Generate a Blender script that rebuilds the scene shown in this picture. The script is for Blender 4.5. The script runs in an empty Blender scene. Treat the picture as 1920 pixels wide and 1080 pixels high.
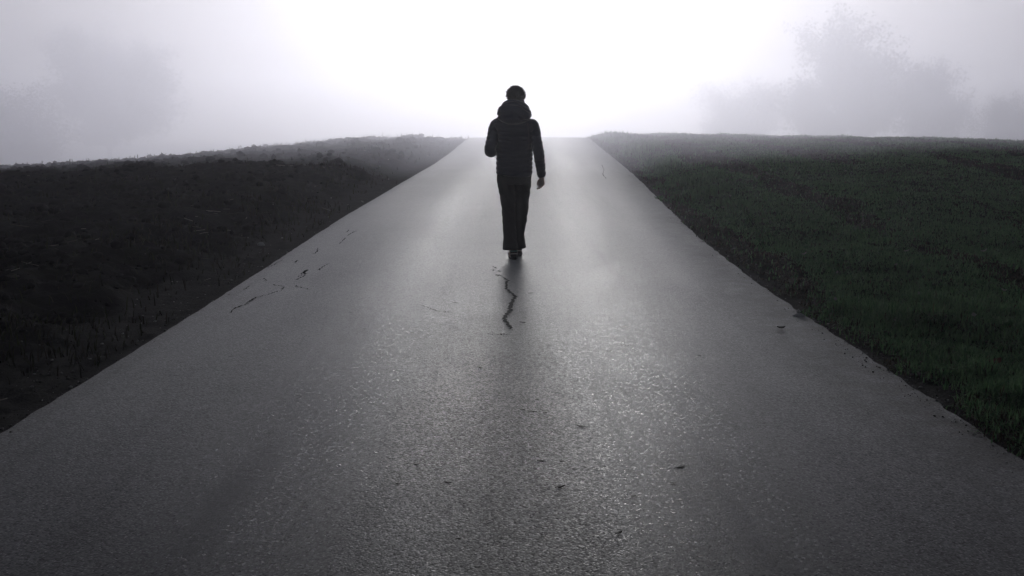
import bpy, bmesh, math, random
import numpy as np
from mathutils import Vector, Matrix, noise as mnoise

random.seed(7)
RNG = np.random.default_rng(11)
scene = bpy.context.scene
COL = scene.collection
R = math.radians

# ------------------------------------------------------------------ camera
F_PX, CAM_H, PITCH, YAW = 1867.0, 1.49, R(9.696), R(0.726)
cd = bpy.data.cameras.new('camera')
cd.sensor_width = 36.0
cd.lens = F_PX / 1920 * 36.0
cd.clip_start, cd.clip_end = 0.05, 3000
cam = bpy.data.objects.new('camera', cd)
cam.location = (0, 0, CAM_H)
cam.rotation_euler = (R(90) - PITCH, 0, -YAW)
COL.objects.link(cam)
scene.camera = cam

# ------------------------------------------------------------------ sky and sun (backlit fog)
SUN_EL, SUN_AZ = R(2.8), R(2)           # in front of the camera, a little to the right
w = bpy.data.worlds.new('World')
scene.world = w
w.use_nodes = True
nt = w.node_tree
nt.nodes.clear()
sky = nt.nodes.new('ShaderNodeTexSky')
sky.sky_type = 'NISHITA'
sky.sun_disc = False
sky.sun_elevation = SUN_EL
sky.sun_rotation = SUN_AZ
sky.air_density, sky.dust_density, sky.ozone_density = 1.0, 9.0, 2.0
hs = nt.nodes.new('ShaderNodeHueSaturation')
hs.inputs['Saturation'].default_value = 0.85
bg = nt.nodes.new('ShaderNodeBackground')
bg.inputs['Strength'].default_value = 0.062
wo = nt.nodes.new('ShaderNodeOutputWorld')
gm = nt.nodes.new('ShaderNodeGamma'); gm.inputs['Gamma'].default_value = 0.40   # the aureole spread sideways by the fog
nt.links.new(sky.outputs['Color'], gm.inputs['Color'])
nt.links.new(gm.outputs['Color'], hs.inputs['Color'])
# the unseen sky overhead is dimmed so that the near road stays dark
tcw = nt.nodes.new('ShaderNodeTexCoord')
sxyz = nt.nodes.new('ShaderNodeSeparateXYZ')
dk = nt.nodes.new('ShaderNodeMapRange')
dk.interpolation_type = 'SMOOTHSTEP'
for kk, vv in (('From Min', 0.0), ('From Max', 0.17), ('To Min', 2.2), ('To Max', 0.16)): dk.inputs[kk].default_value = vv
dm = nt.nodes.new('ShaderNodeMix'); dm.data_type = 'RGBA'; dm.blend_type = 'MULTIPLY'
dm.inputs[0].default_value = 1.0
nt.links.new(tcw.outputs['Generated'], sxyz.inputs[0])
nt.links.new(sxyz.outputs['Z'], dk.inputs['Value'])
# low fog: the lowest few degrees are as bright as the sky just above them
cmb = nt.nodes.new('ShaderNodeCombineXYZ')
zmx = nt.nodes.new('ShaderNodeMath'); zmx.operation = 'SMOOTH_MAX'
zmx.inputs[1].default_value = 0.09; zmx.inputs[2].default_value = 0.06
nt.links.new(sxyz.outputs['Z'], zmx.inputs[0])
nt.links.new(sxyz.outputs['X'], cmb.inputs['X']); nt.links.new(sxyz.outputs['Y'], cmb.inputs['Y'])
nt.links.new(zmx.outputs[0], cmb.inputs['Z'])
nt.links.new(cmb.outputs[0], sky.inputs['Vector'])
nt.links.new(hs.outputs['Color'], dm.inputs[6])
nt.links.new(dk.outputs[0], dm.inputs[7])
tint = nt.nodes.new('ShaderNodeMix'); tint.data_type = 'RGBA'; tint.blend_type = 'MULTIPLY'
tint.inputs[0].default_value = 1.0
tint.inputs[7].default_value = (1.60, 1.66, 2.05, 1)
nt.links.new(dm.outputs[2], tint.inputs[6])
nt.links.new(tint.outputs[2], bg.inputs['Color'])
nt.links.new(bg.outputs['Background'], wo.inputs['Surface'])
sd = bpy.data.lights.new('sun', 'SUN')
sd.energy = 1.8
sd.angle = R(20)
sd.color = (1.0, 0.985, 0.96)
sun = bpy.data.objects.new('sun', sd)
sun.rotation_euler = (R(90) - SUN_EL, 0, R(180) - SUN_AZ)
sun.location = (0, 0, 60)
COL.objects.link(sun)

scene.view_settings.view_transform = 'Standard'
scene.view_settings.look = 'None'
scene.view_settings.exposure = 1.38
scene.view_settings.gamma = 1.0
scene.view_settings.use_curve_mapping = False
scene.render.engine = 'CYCLES'
scene.cycles.use_denoising = True
scene.cycles.max_bounces = 6
scene.cycles.diffuse_bounces = 2
scene.cycles.glossy_bounces = 2
scene.cycles.volume_bounces = 8
scene.cycles.transparent_max_bounces = 8
scene.cycles.sample_clamp_indirect = 4

# ------------------------------------------------------------------ helpers
def basis():
    fw = np.array([math.sin(YAW) * math.cos(PITCH), math.cos(YAW) * math.cos(PITCH), -math.sin(PITCH)])
    rt = np.array([math.cos(YAW), -math.sin(YAW), 0.0])
    return fw, rt, np.cross(rt, fw)
FW, RT, UP = basis()
def ray(px, py):
    px, py = np.asarray(px, float), np.asarray(py, float)
    d = FW + ((px - 960) / F_PX)[..., None] * RT - ((py - 540) / F_PX)[..., None] * UP
    return d[..., 0] / d[..., 1], d[..., 2] / d[..., 1]          # per metre of y

def sst(a, b, x):
    t = np.clip((np.asarray(x, float) - a) / (b - a), 0, 1)
    return t * t * (3 - 2 * t)

def smooth_table(xs, ys, sig):
    g = np.arange(-30, 700, 0.25)
    v = np.interp(g, xs, ys)
    k = np.exp(-0.5 * (np.arange(-40, 41) * 0.25 / sig) ** 2); k /= k.sum()
    p = np.pad(v, 40, mode='edge')
    v = np.convolve(p, k, 'valid')
    return lambda y: np.interp(y, g, v)

def hash2(ix, iy, seed):
    h = (ix.astype(np.int64) * 374761393 + iy.astype(np.int64) * 668265263 + seed * 974634777) & 0x7fffffff
    h = ((h ^ (h >> 13)) * 1274126177) & 0x7fffffff
    return ((h ^ (h >> 16)) & 0xffffff) / float(0xffffff)
def vnoise(x, y, seed=0):
    ix, iy = np.floor(x), np.floor(y)
    fx, fy = x - ix, y - iy
    fx, fy = fx * fx * (3 - 2 * fx), fy * fy * (3 - 2 * fy)
    a, b = hash2(ix, iy, seed), hash2(ix + 1, iy, seed)
    c, d = hash2(ix, iy + 1, seed), hash2(ix + 1, iy + 1, seed)
    return (a * (1 - fx) + b * fx) * (1 - fy) + (c * (1 - fx) + d * fx) * fy
def fbm(x, y, octv=4, seed=0):
    s, a, t = 0, 1.0, 0
    for o in range(octv):
        s = s + a * vnoise(x * 2 ** o + 17.3 * o, y * 2 ** o - 9.1 * o, seed + o); t += a; a *= 0.5
    return s / t

def mesh_np(name, V, loops, starts, totals, mats, smooth=True, attrs=None):
    me = bpy.data.meshes.new(name)
    V = np.asarray(V, np.float32)
    me.vertices.add(len(V)); me.vertices.foreach_set('co', V.ravel())
    me.loops.add(len(loops)); me.loops.foreach_set('vertex_index', np.asarray(loops, np.int32))
    me.polygons.add(len(starts))
    me.polygons.foreach_set('loop_start', np.asarray(starts, np.int32))
    me.polygons.foreach_set('loop_total', np.asarray(totals, np.int32))
    if smooth: me.polygons.foreach_set('use_smooth', np.ones(len(starts), bool))
    for n, v in (attrs or {}).items():
        v = np.asarray(v, np.float32)
        if v.ndim == 1:
            a = me.attributes.new(n, 'FLOAT', 'POINT'); a.data.foreach_set('value', v)
        else:
            a = me.attributes.new(n, 'FLOAT_COLOR', 'POINT')
            a.data.foreach_set('color', np.concatenate([v, np.ones((len(v), 1), np.float32)], 1).ravel())
    me.update(calc_edges=True)
    for m in mats: me.materials.append(m)
    return me
def grid_mesh(name, X, Y, Z, mats, attrs=None):
    r, c = X.shape
    i = np.arange(r * c).reshape(r, c)
    q = np.stack([i[:-1, :-1], i[:-1, 1:], i[1:, 1:], i[1:, :-1]], -1).reshape(-1, 4)
    n = len(q)
    return mesh_np(name, np.stack([X.ravel(), Y.ravel(), Z.ravel()], 1), q.ravel(), np.arange(n) * 4, np.full(n, 4), mats, True,
                   {k: v.reshape(-1, *v.shape[2:]) for k, v in (attrs or {}).items()})

def link(name, me, parent=None, label=None, cat=None, group=None, kind=None):
    o = bpy.data.objects.new(name, me)
    COL.objects.link(o)
    if parent is not None: o.parent = parent
    if label: o['label'] = label
    if cat: o['category'] = cat
    if group: o['group'] = group
    if kind: o['kind'] = kind
    return o

class NT:
    def __init__(s, name):
        s.m = bpy.data.materials.new(name); s.m.use_nodes = True
        s.t = s.m.node_tree; s.t.nodes.clear()
        s.out = s.t.nodes.new('ShaderNodeOutputMaterial')
    def n(s, kind, **kw):
        nd = s.t.nodes.new('ShaderNode' + kind)
        for k, v in kw.items():
            if hasattr(nd, k) and not (k in nd.inputs): setattr(nd, k, v)
            else: s.set(nd, k, v)
        return nd
    def set(s, nd, k, v):
        i = nd.inputs[k]
        if hasattr(v, 'is_output'): s.t.links.new(v, i)
        else: i.default_value = v
    def noise(s, vec, scale, detail=4, rough=0.55):
        nd = s.n('TexNoise'); s.set(nd, 'Vector', vec); s.set(nd, 'Scale', scale); s.set(nd, 'Detail', detail); s.set(nd, 'Roughness', rough)
        return nd.outputs['Fac']
    def ramp(s, fac, pts, ease='LINEAR'):
        nd = s.n('ValToRGB'); s.set(nd, 'Fac', fac)
        e = nd.color_ramp.elements
        nd.color_ramp.interpolation = ease
        while len(e) < len(pts): e.new(0.5)
        for k, (p, c) in zip(e, pts):
            k.position = p; k.color = (c, c, c, 1) if isinstance(c, (int, float)) else (*c, 1)
        return nd.outputs['Color']
    def math(s, op, a, b=0.0, c=0.0):
        nd = s.n('Math', operation=op); s.set(nd, 0, a); s.set(nd, 1, b); s.set(nd, 2, c)
        return nd.outputs[0]
    def mix(s, fac, a, b, bt='MIX'):
        nd = s.n('Mix', data_type='RGBA', blend_type=bt)
        s.set(nd, 0, fac)
        for k, v in ((6, a), (7, b)):
            s.set(nd, k, v if hasattr(v, 'is_output') else (*v, 1))
        return nd.outputs[2]
    def bump(s, height, strength, dist, normal=None):
        nd = s.n('Bump'); s.set(nd, 'Height', height); s.set(nd, 'Strength', strength); s.set(nd, 'Distance', dist)
        if normal is not None: s.set(nd, 'Normal', normal)
        return nd.outputs['Normal']
    def bsdf(s, color, rough, normal=None, spec=0.5, **kw):
        nd = s.n('BsdfPrincipled')
        s.set(nd, 'Base Color', color if hasattr(color, 'is_output') else (*color, 1))
        s.set(nd, 'Roughness', rough); s.set(nd, 'Specular IOR Level', spec)
        if normal is not None: s.set(nd, 'Normal', normal)
        for k, v in kw.items(): s.set(nd, k, v)
        s.t.links.new(nd.outputs[0], s.out.inputs['Surface'])
        return s.m
    def pos(s): return s.n('TexCoord').outputs['Object']
    def attr(s, name):
        return s.n('Attribute', attribute_name=name)

# ------------------------------------------------------------------ shape of the land
ROAD_W = 4.6
road_z = smooth_table([-30, 8, 10, 12, 13.2, 16.2, 19.6, 25.5, 30.8, 34.8, 38, 41, 45, 55, 80, 150, 300, 700],
                      [0.02, 0.02, 0.04, 0.09, 0.122, 0.18, 0.272, 0.37, 0.507, 0.635, 0.72, 0.70, 0.56, 0.05, -1.2, -3.5, -7, -12], 1.2)
road_cx = smooth_table([-30, 4.5, 7.3, 9.7, 11.9, 13.2, 16.2, 19.6, 25.5, 30.8, 34.8, 45, 80, 700],
                       [-0.05, -0.042, -0.008, 0.012, 0.067, 0.122, 0.275, 0.471, 0.726, 0.908, 1.007, 1.4, 4.0, 60], 1.5)
# skyline of the fields on either side, as directions from the point where the picture was taken
_sk = np.array([(-500, 345), (-200, 333), (0, 320), (150, 311), (300, 300), (420, 290), (500, 281), (600, 270), (680, 264), (760, 262), (860, 267),
                (980, 262), (1110, 254), (1250, 254), (1400, 256), (1650, 260), (1920, 266), (2300, 276), (2700, 292)], float)
_saz, _ssl = ray(_sk[:, 0], _sk[:, 1])
def land(x, y, fine=True):
    """height of the ground, and the mask values (left field, right meadow)"""
    rz, cx = road_z(y), road_cx(y)
    s = np.abs(x - cx) - ROAD_W / 2                      # metres outside the road edge
    left = x < cx
    yy = np.maximum(y, 4.0)
    az = np.clip(x / yy, -1.6, 1.6)
    sl = np.interp(az, _saz, _ssl)
    yc = np.where(left, 28 + 22 * sst(-0.36, -0.08, az), 46 - 17 * sst(0.12, 0.48, az))
    zs = CAM_H + sl * y - 0.0022 * np.maximum(y - yc, 0) ** 2
    zs = np.where(y > yc + 30, CAM_H + sl * (yc + 30) - 0.0022 * 900 - (y - yc - 30) * 0.055, zs)
    zs = np.maximum(zs, -14 + 0 * zs)
    base = rz + np.where(left, 0.16 * sst(0.5, 1.8, s) - 0.035 * np.maximum(s - 2, 0) * (1 - 0.6 * sst(6, 20, s)), 0.05 * sst(0.2, 1.5, s) + 0.012 * np.maximum(s, 0))
    base = np.where(y > 25, np.minimum(base, np.maximum(zs - 0.0, -14)), base)
    wgt = sst(10, 1, 0) * 0 + sst(0, 1, np.clip((y - 11) / (yc - 11), 0, 1))
    wgt = np.where(y > yc, 1.0, wgt)
    z = base * (1 - wgt) + zs * wgt
    near = sst(0.0, 1.6, s)
    z = rz * (1 - near) + z * near
    z = z - 0.09 * sst(0.10, 0.35, -s) - np.where(left, 0.028, 0.004) * sst(-0.2, -0.05, s) * (1 - sst(0.3, 1.0, s))
    lm = np.where(left, sst(0.45, 0.95, s + 0.35 * (fbm(x * 1.7, y * 1.7, 3, 5) - 0.5)), 0)
    rm = np.where(~left, sst(0.0, 0.3, s + 0.5 * (fbm(x * 2.3, y * 2.3, 3, 9) - 0.5)), 0)
    if fine:
        n1 = fbm(x * 1.5, y * 1.5, 5, 21); n2 = np.abs(fbm(x * 4.5, y * 4.5, 3, 33) - 0.5) * 2
        z = z + lm * ((n1 - 0.5) * 0.26 + (0.35 - n2) * 0.12) * (1 + 0.6 * sst(18, 40, y))
        z = z + rm * ((fbm(x * 0.9, y * 0.9, 4, 55) - 0.5) * 0.12 + (fbm(x * 5, y * 5, 3, 56) - 0.5) * 0.05) * (1 + 1.0 * sst(20, 40, y))
        z = z + (1 - lm) * (1 - rm) * (fbm(x * 7, y * 7, 4, 77) - 0.5) * 0.05 * sst(0.0, 0.2, s)
    return z, lm, rm, s
def land_z(x, y):
    return land(np.atleast_1d(float(x)), np.atleast_1d(float(y)))[0][0]
ROAD_T = 0.012
def road_surf(x, y):
    u = (x - road_cx(y)) / (ROAD_W / 2)
    return road_z(y) + ROAD_T + 0.018 * (1 - u * u)
def at_road(px, py):
    a, s = ray(px, py); y = 8.0
    for _ in range(40): y = (CAM_H - float(road_surf(a * y, y))) / -float(s)
    return float(a) * y, y
def at_land(px, py):
    a, s = ray(px, py)
    ys = np.arange(3, 70, 0.05)
    z = land(float(a) * ys, ys)[0]
    k = np.argmax(z >= CAM_H + float(s) * ys)
    return float(a) * ys[k], ys[k], z[k]

# ------------------------------------------------------------------ ground
def mat_ground():
    k = NT('ground_soil'); p = k.pos()
    lm = k.attr('field').outputs['Fac']; rm = k.attr('meadow').outputs['Fac']
    a = k.noise(p, 3.0, 6); b = k.noise(p, 28.0, 5, 0.7); c = k.noise(p, 0.35, 3)
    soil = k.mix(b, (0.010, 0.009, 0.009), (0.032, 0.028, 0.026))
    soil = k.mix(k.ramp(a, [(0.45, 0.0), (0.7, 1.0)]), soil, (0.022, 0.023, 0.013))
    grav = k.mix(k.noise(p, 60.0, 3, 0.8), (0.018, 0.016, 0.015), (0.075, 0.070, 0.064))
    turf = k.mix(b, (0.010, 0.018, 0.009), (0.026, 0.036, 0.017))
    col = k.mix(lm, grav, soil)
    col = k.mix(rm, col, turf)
    h = k.math('ADD', k.noise(p, 14.0, 6, 0.7), k.math('MULTIPLY', k.noise(p, 70.0, 3, 0.7), 0.35))
    return k.bsdf(col, 0.95, k.bump(h, 0.9, 0.05), 0.12)
def build_ground():
    u1 = np.linspace(-0.55, 0.55, 820)
    ue = 0.55 + np.geomspace(0.004, 7.0, 46)
    u = np.concatenate([-ue[::-1], u1, ue])
    yr = np.concatenate([np.linspace(-13.5, 1.5, 18)[:-1], np.geomspace(1.5 + 4, 62 + 4, 640) - 4, np.geomspace(63, 620, 60)])
    Y, U = np.meshgrid(yr, u, indexing='ij')
    X = U * (Y + 15)
    Z, lm, rm, s = land(X, Y)
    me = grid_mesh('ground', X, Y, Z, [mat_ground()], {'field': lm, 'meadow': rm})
    return link('ground', me, kind='structure')
build_ground()

# ------------------------------------------------------------------ road
def mat_asphalt():
    k = NT('worn_damp_asphalt'); p = k.pos()
    vo = k.n('TexVoronoi', feature='F1'); k.set(vo, 'Vector', p); k.set(vo, 'Scale', 120.0)
    n1 = k.noise(p, 160.0, 3, 0.7); n2 = k.noise(p, 1.1, 4); n3 = k.noise(p, 9.0, 5, 0.6)
    st = k.mix(k.ramp(n1, [(0.3, 0.0), (0.72, 1.0)]), (0.025, 0.025, 0.026), (0.095, 0.094, 0.096))
    st = k.mix(k.ramp(n2, [(0.35, 0.0), (0.7, 0.55)]), st, (0.026, 0.026, 0.028))
    st = k.mix(k.ramp(n3, [(0.55, 0.0), (0.8, 0.35)]), st, (0.085, 0.080, 0.074))
    mp = k.n('Mapping'); k.set(mp, 'Vector', p); mp.inputs['Scale'].default_value = (2.6, 0.16, 1.0)
    lanes = k.noise(mp.outputs[0], 1.0, 5, 0.6)                        # lengthwise tyre polish
    blot = k.noise(p, 0.55, 5, 0.6)
    st = k.mix(k.ramp(lanes, [(0.38, 0.0), (0.66, 1.0)]), st, k.mix(0.62, st, (0.006, 0.006, 0.007)))
    st = k.mix(k.ramp(blot, [(0.40, 0.0), (0.62, 0.5)]), st, k.mix(0.5, st, (0.010, 0.010, 0.011)))
    v2 = k.n('TexVoronoi', feature='F1'); k.set(v2, 'Vector', p); k.set(v2, 'Scale', 110.0)
    c2 = k.n('SeparateColor'); k.set(c2, 0, v2.outputs['Color'])
    chip = k.math('MULTIPLY', k.ramp(c2.outputs[0], [(0.80, 0.0), (0.86, 1.0)], 'LINEAR'), k.ramp(v2.outputs['Distance'], [(0.25, 1.0), (0.45, 0.0)]))
    st = k.mix(chip, st, (0.22, 0.215, 0.215))
    tr = k.attr('track').outputs['Fac']
    dirt = k.attr('dirt').outputs['Fac']
    df = k.math('MULTIPLY', dirt, k.ramp(k.noise(p, 6.0, 6, 0.7), [(0.35, 0.0), (0.6, 1.0)]))
    st = k.mix(df, st, (0.075, 0.064, 0.054))
    rough = k.math('ADD', k.math('MULTIPLY_ADD', n2, 0.05, 0.42), k.math('MULTIPLY', tr, -0.07))
    rough = k.math('ADD', rough, k.math('MULTIPLY', df, 0.3))
    rough = k.math('ADD', rough, k.math('MULTIPLY_ADD', lanes, 0.12, -0.06))
    rough = k.math('ADD', rough, k.math('MULTIPLY_ADD', blot, 0.04, -0.02))
    cell = k.n('SeparateColor'); k.set(cell, 0, vo.outputs['Color'])
    rough = k.math('ADD', rough, k.math('MULTIPLY_ADD', cell.outputs[0], 0.32, -0.15))
    st = k.mix(k.math('MULTIPLY', cell.outputs[1], 0.75), st, k.mix(0.5, st, (0.004, 0.004, 0.004)))
    h = k.math('MULTIPLY_ADD', vo.outputs['Distance'], -1.0, k.math('MULTIPLY', n1, 0.5))
    nb = k.bump(h, 0.30, 0.0028)
    nb = k.bump(n3, 0.06, 0.005, nb)
    return k.bsdf(st, rough, nb, k.math('MULTIPLY', k.math('MULTIPLY_ADD', cell.outputs[2], 0.75, 0.14), k.ramp(lanes, [(0.32, 0.25), (0.68, 1.9)])), **{'Sheen Weight': 0.7, 'Sheen Roughness': 0.25})
def build_road():
    yr = np.concatenate([np.linspace(-13, 1, 15), np.geomspace(4, 130, 520) - 2.5])
    uu = np.concatenate([np.linspace(-1, 1, 61)])
    Y, U = np.meshgrid(yr, uu, indexing='ij')
    cx = road_cx(Y)
    half = ROAD_W / 2 * np.ones_like(Y)
    eR = 0.03 * (fbm(Y * 0.35, Y * 0 + 3.1, 3, 3) - 0.5) + 0.045 * (fbm(Y * 7, Y * 0 + 8, 4, 4) - 0.5)
    eL = 0.02 * (fbm(Y * 0.8, Y * 0 + 31, 4, 13) - 0.5) + 0.02 * (fbm(Y * 7, Y * 0 + 8, 4, 14) - 0.5)
    X = cx + U * half + np.where(U > 0.8, (U - 0.8) / 0.2 * eR, 0) + np.where(U < -0.8, (-U - 0.8) / 0.2 * eL, 0)
    Z = road_surf(X, Y) + 0.006 * (fbm(X * 0.8, Y * 0.8, 3, 91) - 0.5)
    xm = U * ROAD_W / 2
    track = np.exp(-((np.abs(xm) - 0.85) / 0.38) ** 2)
    dirt = sst(0.70, 1.0, U) + 0.6 * sst(0.93, 1.0, -U)
    A = {'track': track, 'dirt': np.clip(dirt, 0, 1)}
    # the slab's broken side faces, on vertices of their own so that the edge stays crisp
    V, L, TR, DI = [], [], [], []
    def add(x, y, z, tr, di):
        r, c = x.shape; o = sum(len(v) for v in V)
        i = np.arange(r * c).reshape(r, c) + o
        V.append(np.stack([x.ravel(), y.ravel(), z.ravel()], 1)); TR.append(tr.ravel()); DI.append(di.ravel())
        L.append(np.stack([i[:-1, :-1], i[:-1, 1:], i[1:, 1:], i[1:, :-1]], -1).reshape(-1))
    add(X, Y, Z, track, A['dirt'])
    one = np.ones((len(yr), 2))
    add(np.stack([X[:, 0] - 0.015, X[:, 0]], 1), Y[:, :2], np.stack([Z[:, 0] - 0.07, Z[:, 0]], 1), one * 0, one)
    add(np.stack([X[:, -1], X[:, -1] + 0.03], 1), Y[:, :2], np.stack([Z[:, -1], Z[:, -1] - 0.06], 1), one * 0, one)
    V, L = np.concatenate(V), np.concatenate(L); n = len(L) // 4
    me = mesh_np('road', V, L, np.arange(n) * 4, np.full(n, 4), [mat_asphalt()], True, {'track': np.concatenate(TR), 'dirt': np.concatenate(DI)})
    return link('road', me, kind='structure')
road = build_road()

# ------------------------------------------------------------------ meadow grass, soil clods, straw and gravel (nobody could count them)
def mat_vcol(name, rough, spec=0.2, trans=0.0):
    k = NT(name)
    c = k.attr('tone').outputs['Color']
    if trans:                                                           # thin blades glow when lit from behind
        k.bsdf(c, rough, None, spec)
        pr = [n_ for n_ in k.t.nodes if n_.type == 'BSDF_PRINCIPLED'][0]
        tl = k.n('BsdfTranslucent'); k.set(tl, 'Color', c)
        mx = k.n('MixShader'); k.set(mx, 0, trans)
        k.t.links.new(pr.outputs[0], mx.inputs[1]); k.t.links.new(tl.outputs[0], mx.inputs[2])
        k.t.links.new(mx.outputs[0], k.out.inputs['Surface'])
        return k.m
    return k.bsdf(c, rough, None, spec)
def blades(P, H, Wd, ang, lean, tone):
    """bent two-segment blades; returns arrays for mesh_np"""
    n = len(P)
    d = np.stack([np.cos(ang), np.sin(ang), 0 * ang], 1)              # lean direction
    t = np.stack([-np.sin(ang), np.cos(ang), 0 * ang], 1)             # blade width direction
    up = np.array([0, 0, 1.0])
    base = P
    mid = P + d * (H * lean * 0.35)[:, None] + up * (H * 0.6 * np.sqrt(np.maximum(1 - lean ** 2 * 0.7, 0.02)))[:, None]
    tip = P + d * (H * lean)[:, None] + up * (H * np.sqrt(np.maximum(1 - lean ** 2, 0.004)))[:, None]
    hw = (Wd / 2)[:, None]
    V = np.stack([base - t * hw, base + t * hw, mid - t * hw * 0.8, mid + t * hw * 0.8, tip], 1).reshape(-1, 3)
    o = (np.arange(n) * 5)[:, None]
    L = np.concatenate([o + np.array([[0, 1, 3, 2]]), o + np.array([[2, 3, 4]])], 1).ravel()
    st = (np.arange(n)[:, None] * 7 + np.array([[0, 4]])).ravel()
    tt = np.tile([4, 3], n)
    return V, L, st, tt, {'tone': np.repeat(tone, 5, 0)}
def scatter_log(n, y0, y1, a0, a1, seed):
    g = np.random.default_rng(seed)
    y = y0 * (y1 / y0) ** g.random(n)
    az = a0 + (a1 - a0) * g.random(n)
    return az * y, y, g
def build_grass():
    X, Y, g = scatter_log(620000, 3.0, 62, -0.02, 0.80, 5)
    z, lm, rm, s = land(X, Y)
    patch = fbm(X * 0.55 + 40, Y * 0.28, 4, 61)                        # mown swathes lie in bands along the road
    band = 0.5 + 0.5 * np.sin((s * 1.55 + 1.6 * fbm(X * 0.22, Y * 0.22, 3, 62)) * 2.0)
    bare = np.clip(sst(0.53, 0.66, 0.6 * patch + 0.4 * band), 0, 1)
    edge = sst(0.0, 0.22, s + 0.5 * (fbm(X * 2.3, Y * 2.3, 3, 9) - 0.5))
    keep = (s > -0.06) & (X > road_cx(Y)) & (g.random(len(X)) < edge * (1 - 0.55 * bare))
    X, Y, z, s, bare, patch = X[keep], Y[keep], z[keep], s[keep], bare[keep], patch[keep]
    n = len(X)
    tuft = sst(0.55, 0.68, fbm(X * 1.4, Y * 1.1, 3, 63)) * np.exp(-((s - 0.75) / 0.5) ** 2)
    H = (0.028 + 0.036 * g.random(n)) * (0.8 + 0.5 * patch) * (1 + 2.2 * tuft) * (1 + 0.6 * sst(15, 45, Y))
    flat = g.random(n) < 0.30 + 0.5 * bare
    H = np.where(flat, H * 1.2, H)
    lean = np.where(flat, 0.93 + 0.06 * g.random(n), 0.15 + 0.65 * g.random(n) ** 1.3)
    Wd = 0.0032 + 0.0009 * Y * (0.6 + 0.8 * g.random(n))
    hue = g.random((n, 1))
    green = np.array([[0.062, 0.150, 0.068]]) * (1 - hue) + np.array([[0.19, 0.330, 0.150]]) * hue
    dry = np.array([[0.030, 0.024, 0.014]]) * (1 - hue) + np.array([[0.14, 0.115, 0.075]]) * hue ** 3
    md = np.where(flat, 0.25 + 0.75 * bare, 0.05 + 0.45 * bare)
    isdry = (g.random(n) < md)[:, None]
    tone = np.where(isdry, dry, green * (0.75 + 0.5 * patch[:, None]))
    a = blades(np.stack([X, Y, z - 0.004], 1), H, Wd, g.random(n) * 6.283, lean, tone)
    me = mesh_np('grass', a[0], a[1], a[2], a[3], [mat_vcol('grass_blades', 0.55, 0.25, 0.5)], True, a[4])
    link('grass', me, kind='stuff')
    # rough weeds and dead stems on the ploughed side
    X, Y, g = scatter_log(60000, 3.0, 60, -0.85, -0.03, 6)
    z, lm, rm, s = land(X, Y)
    pt = fbm(X * 0.8, Y * 0.8, 4, 71)
    weed = 0.12 * sst(0.25, 0.6, s) + np.exp(-((s - 1.3) / 0.6) ** 2) * sst(0.45, 0.6, pt) + 0.35 * sst(0.58, 0.7, pt) + 0.25 * sst(22, 42, Y)
    keep = (X < road_cx(Y)) & (s > 0.12) & (g.random(len(X)) < weed)
    X, Y, z, s = X[keep], Y[keep], z[keep], s[keep]; n = len(X)
    H = (0.04 + 0.09 * g.random(n)) * (1 + 0.8 * sst(20, 45, Y)); hue = g.random((n, 1))
    tone = np.where(g.random((n, 1)) < 0.5, np.array([[0.030, 0.033, 0.012]]), np.array([[0.040, 0.032, 0.022]])) * (0.5 + hue)
    a = blades(np.stack([X, Y, z - 0.004], 1), H, 0.004 + 0.0008 * Y, g.random(n) * 6.283, 0.2 + 0.75 * g.random(n), tone)
    link('weeds', mesh_np('weeds', a[0], a[1], a[2], a[3], [mat_vcol('weed_blades', 0.7, 0.15)], True, a[4]), kind='stuff')
    # pale straw and stalks along the edge of the ploughed field, mown hay on the meadow
    def straw(name, n, a0, a1, fn, tone0, tone1, seed):
        X, Y, g = scatter_log(n, 3.5, 36, a0, a1, seed)
        z, lm, rm, s = land(X, Y)
        keep = (s > 0.3) & (g.random(n) < fn(X, Y, s))
        X, Y, z = X[keep], Y[keep], z[keep]; m = len(X)
        L = 0.05 + 0.16 * g.random(m) ** 2; W = 0.004 + 0.007 * g.random(m); an = g.normal(0.35, 0.7, m)
        d = np.stack([np.cos(an), np.sin(an), g.normal(0, 0.16, m)], 1); t = np.stack([-np.sin(an), np.cos(an), 0 * an], 1)
        c = np.stack([X, Y, z + 0.012 + 0.02 * g.random(m)], 1)
        hl, hw = (L / 2)[:, None], (W / 2)[:, None]; up = np.array([0, 0, 1.0])
        V = np.stack([c - d * hl - t * hw, c - d * hl + t * hw, c - d * hl + up * hw * 1.4, c + d * hl - t * hw, c + d * hl + t * hw, c + d * hl + up * hw * 1.4], 1).reshape(-1, 3)
        o = (np.arange(m) * 6)[:, None]
        Lp = np.concatenate([o + np.array([[0, 3, 5, 2]]), o + np.array([[1, 2, 5, 4]]), o + np.array([[0, 2, 1]]), o + np.array([[3, 4, 5]])], 1).ravel()
        st = (np.arange(m)[:, None] * 14 + np.array([[0, 4, 8, 11]])).ravel()
        h = g.random((m, 1)) ** 2
        tone = np.array([tone0]) * (1 - h) + np.array([tone1]) * h
        link(name, mesh_np(name, V, Lp, st, np.tile([4, 4, 3, 3], m), [mat_vcol(name + '_stalks', 0.7, 0.2)], False, {'tone': np.repeat(tone, 6, 0)}), kind='stuff')
    straw('straw', 9000, -0.7, -0.02, lambda X, Y, s: (X < road_cx(Y)) * (0.35 * np.exp(-((s - 1.6) / 0.9) ** 2) + 0.03) * sst(0.46, 0.62, fbm(X * 0.9, Y * 0.6, 3, 73)), (0.05, 0.042, 0.034), (0.30, 0.27, 0.23), 8)
    straw('hay', 9000, 0.05, 0.7, lambda X, Y, s: (X > road_cx(Y)) * sst(0.5, 0.62, fbm(X * 0.55 + 40, Y * 0.28, 4, 61)) * 0.8 * (s > 0.8), (0.05, 0.04, 0.026), (0.26, 0.22, 0.16), 9)
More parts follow.
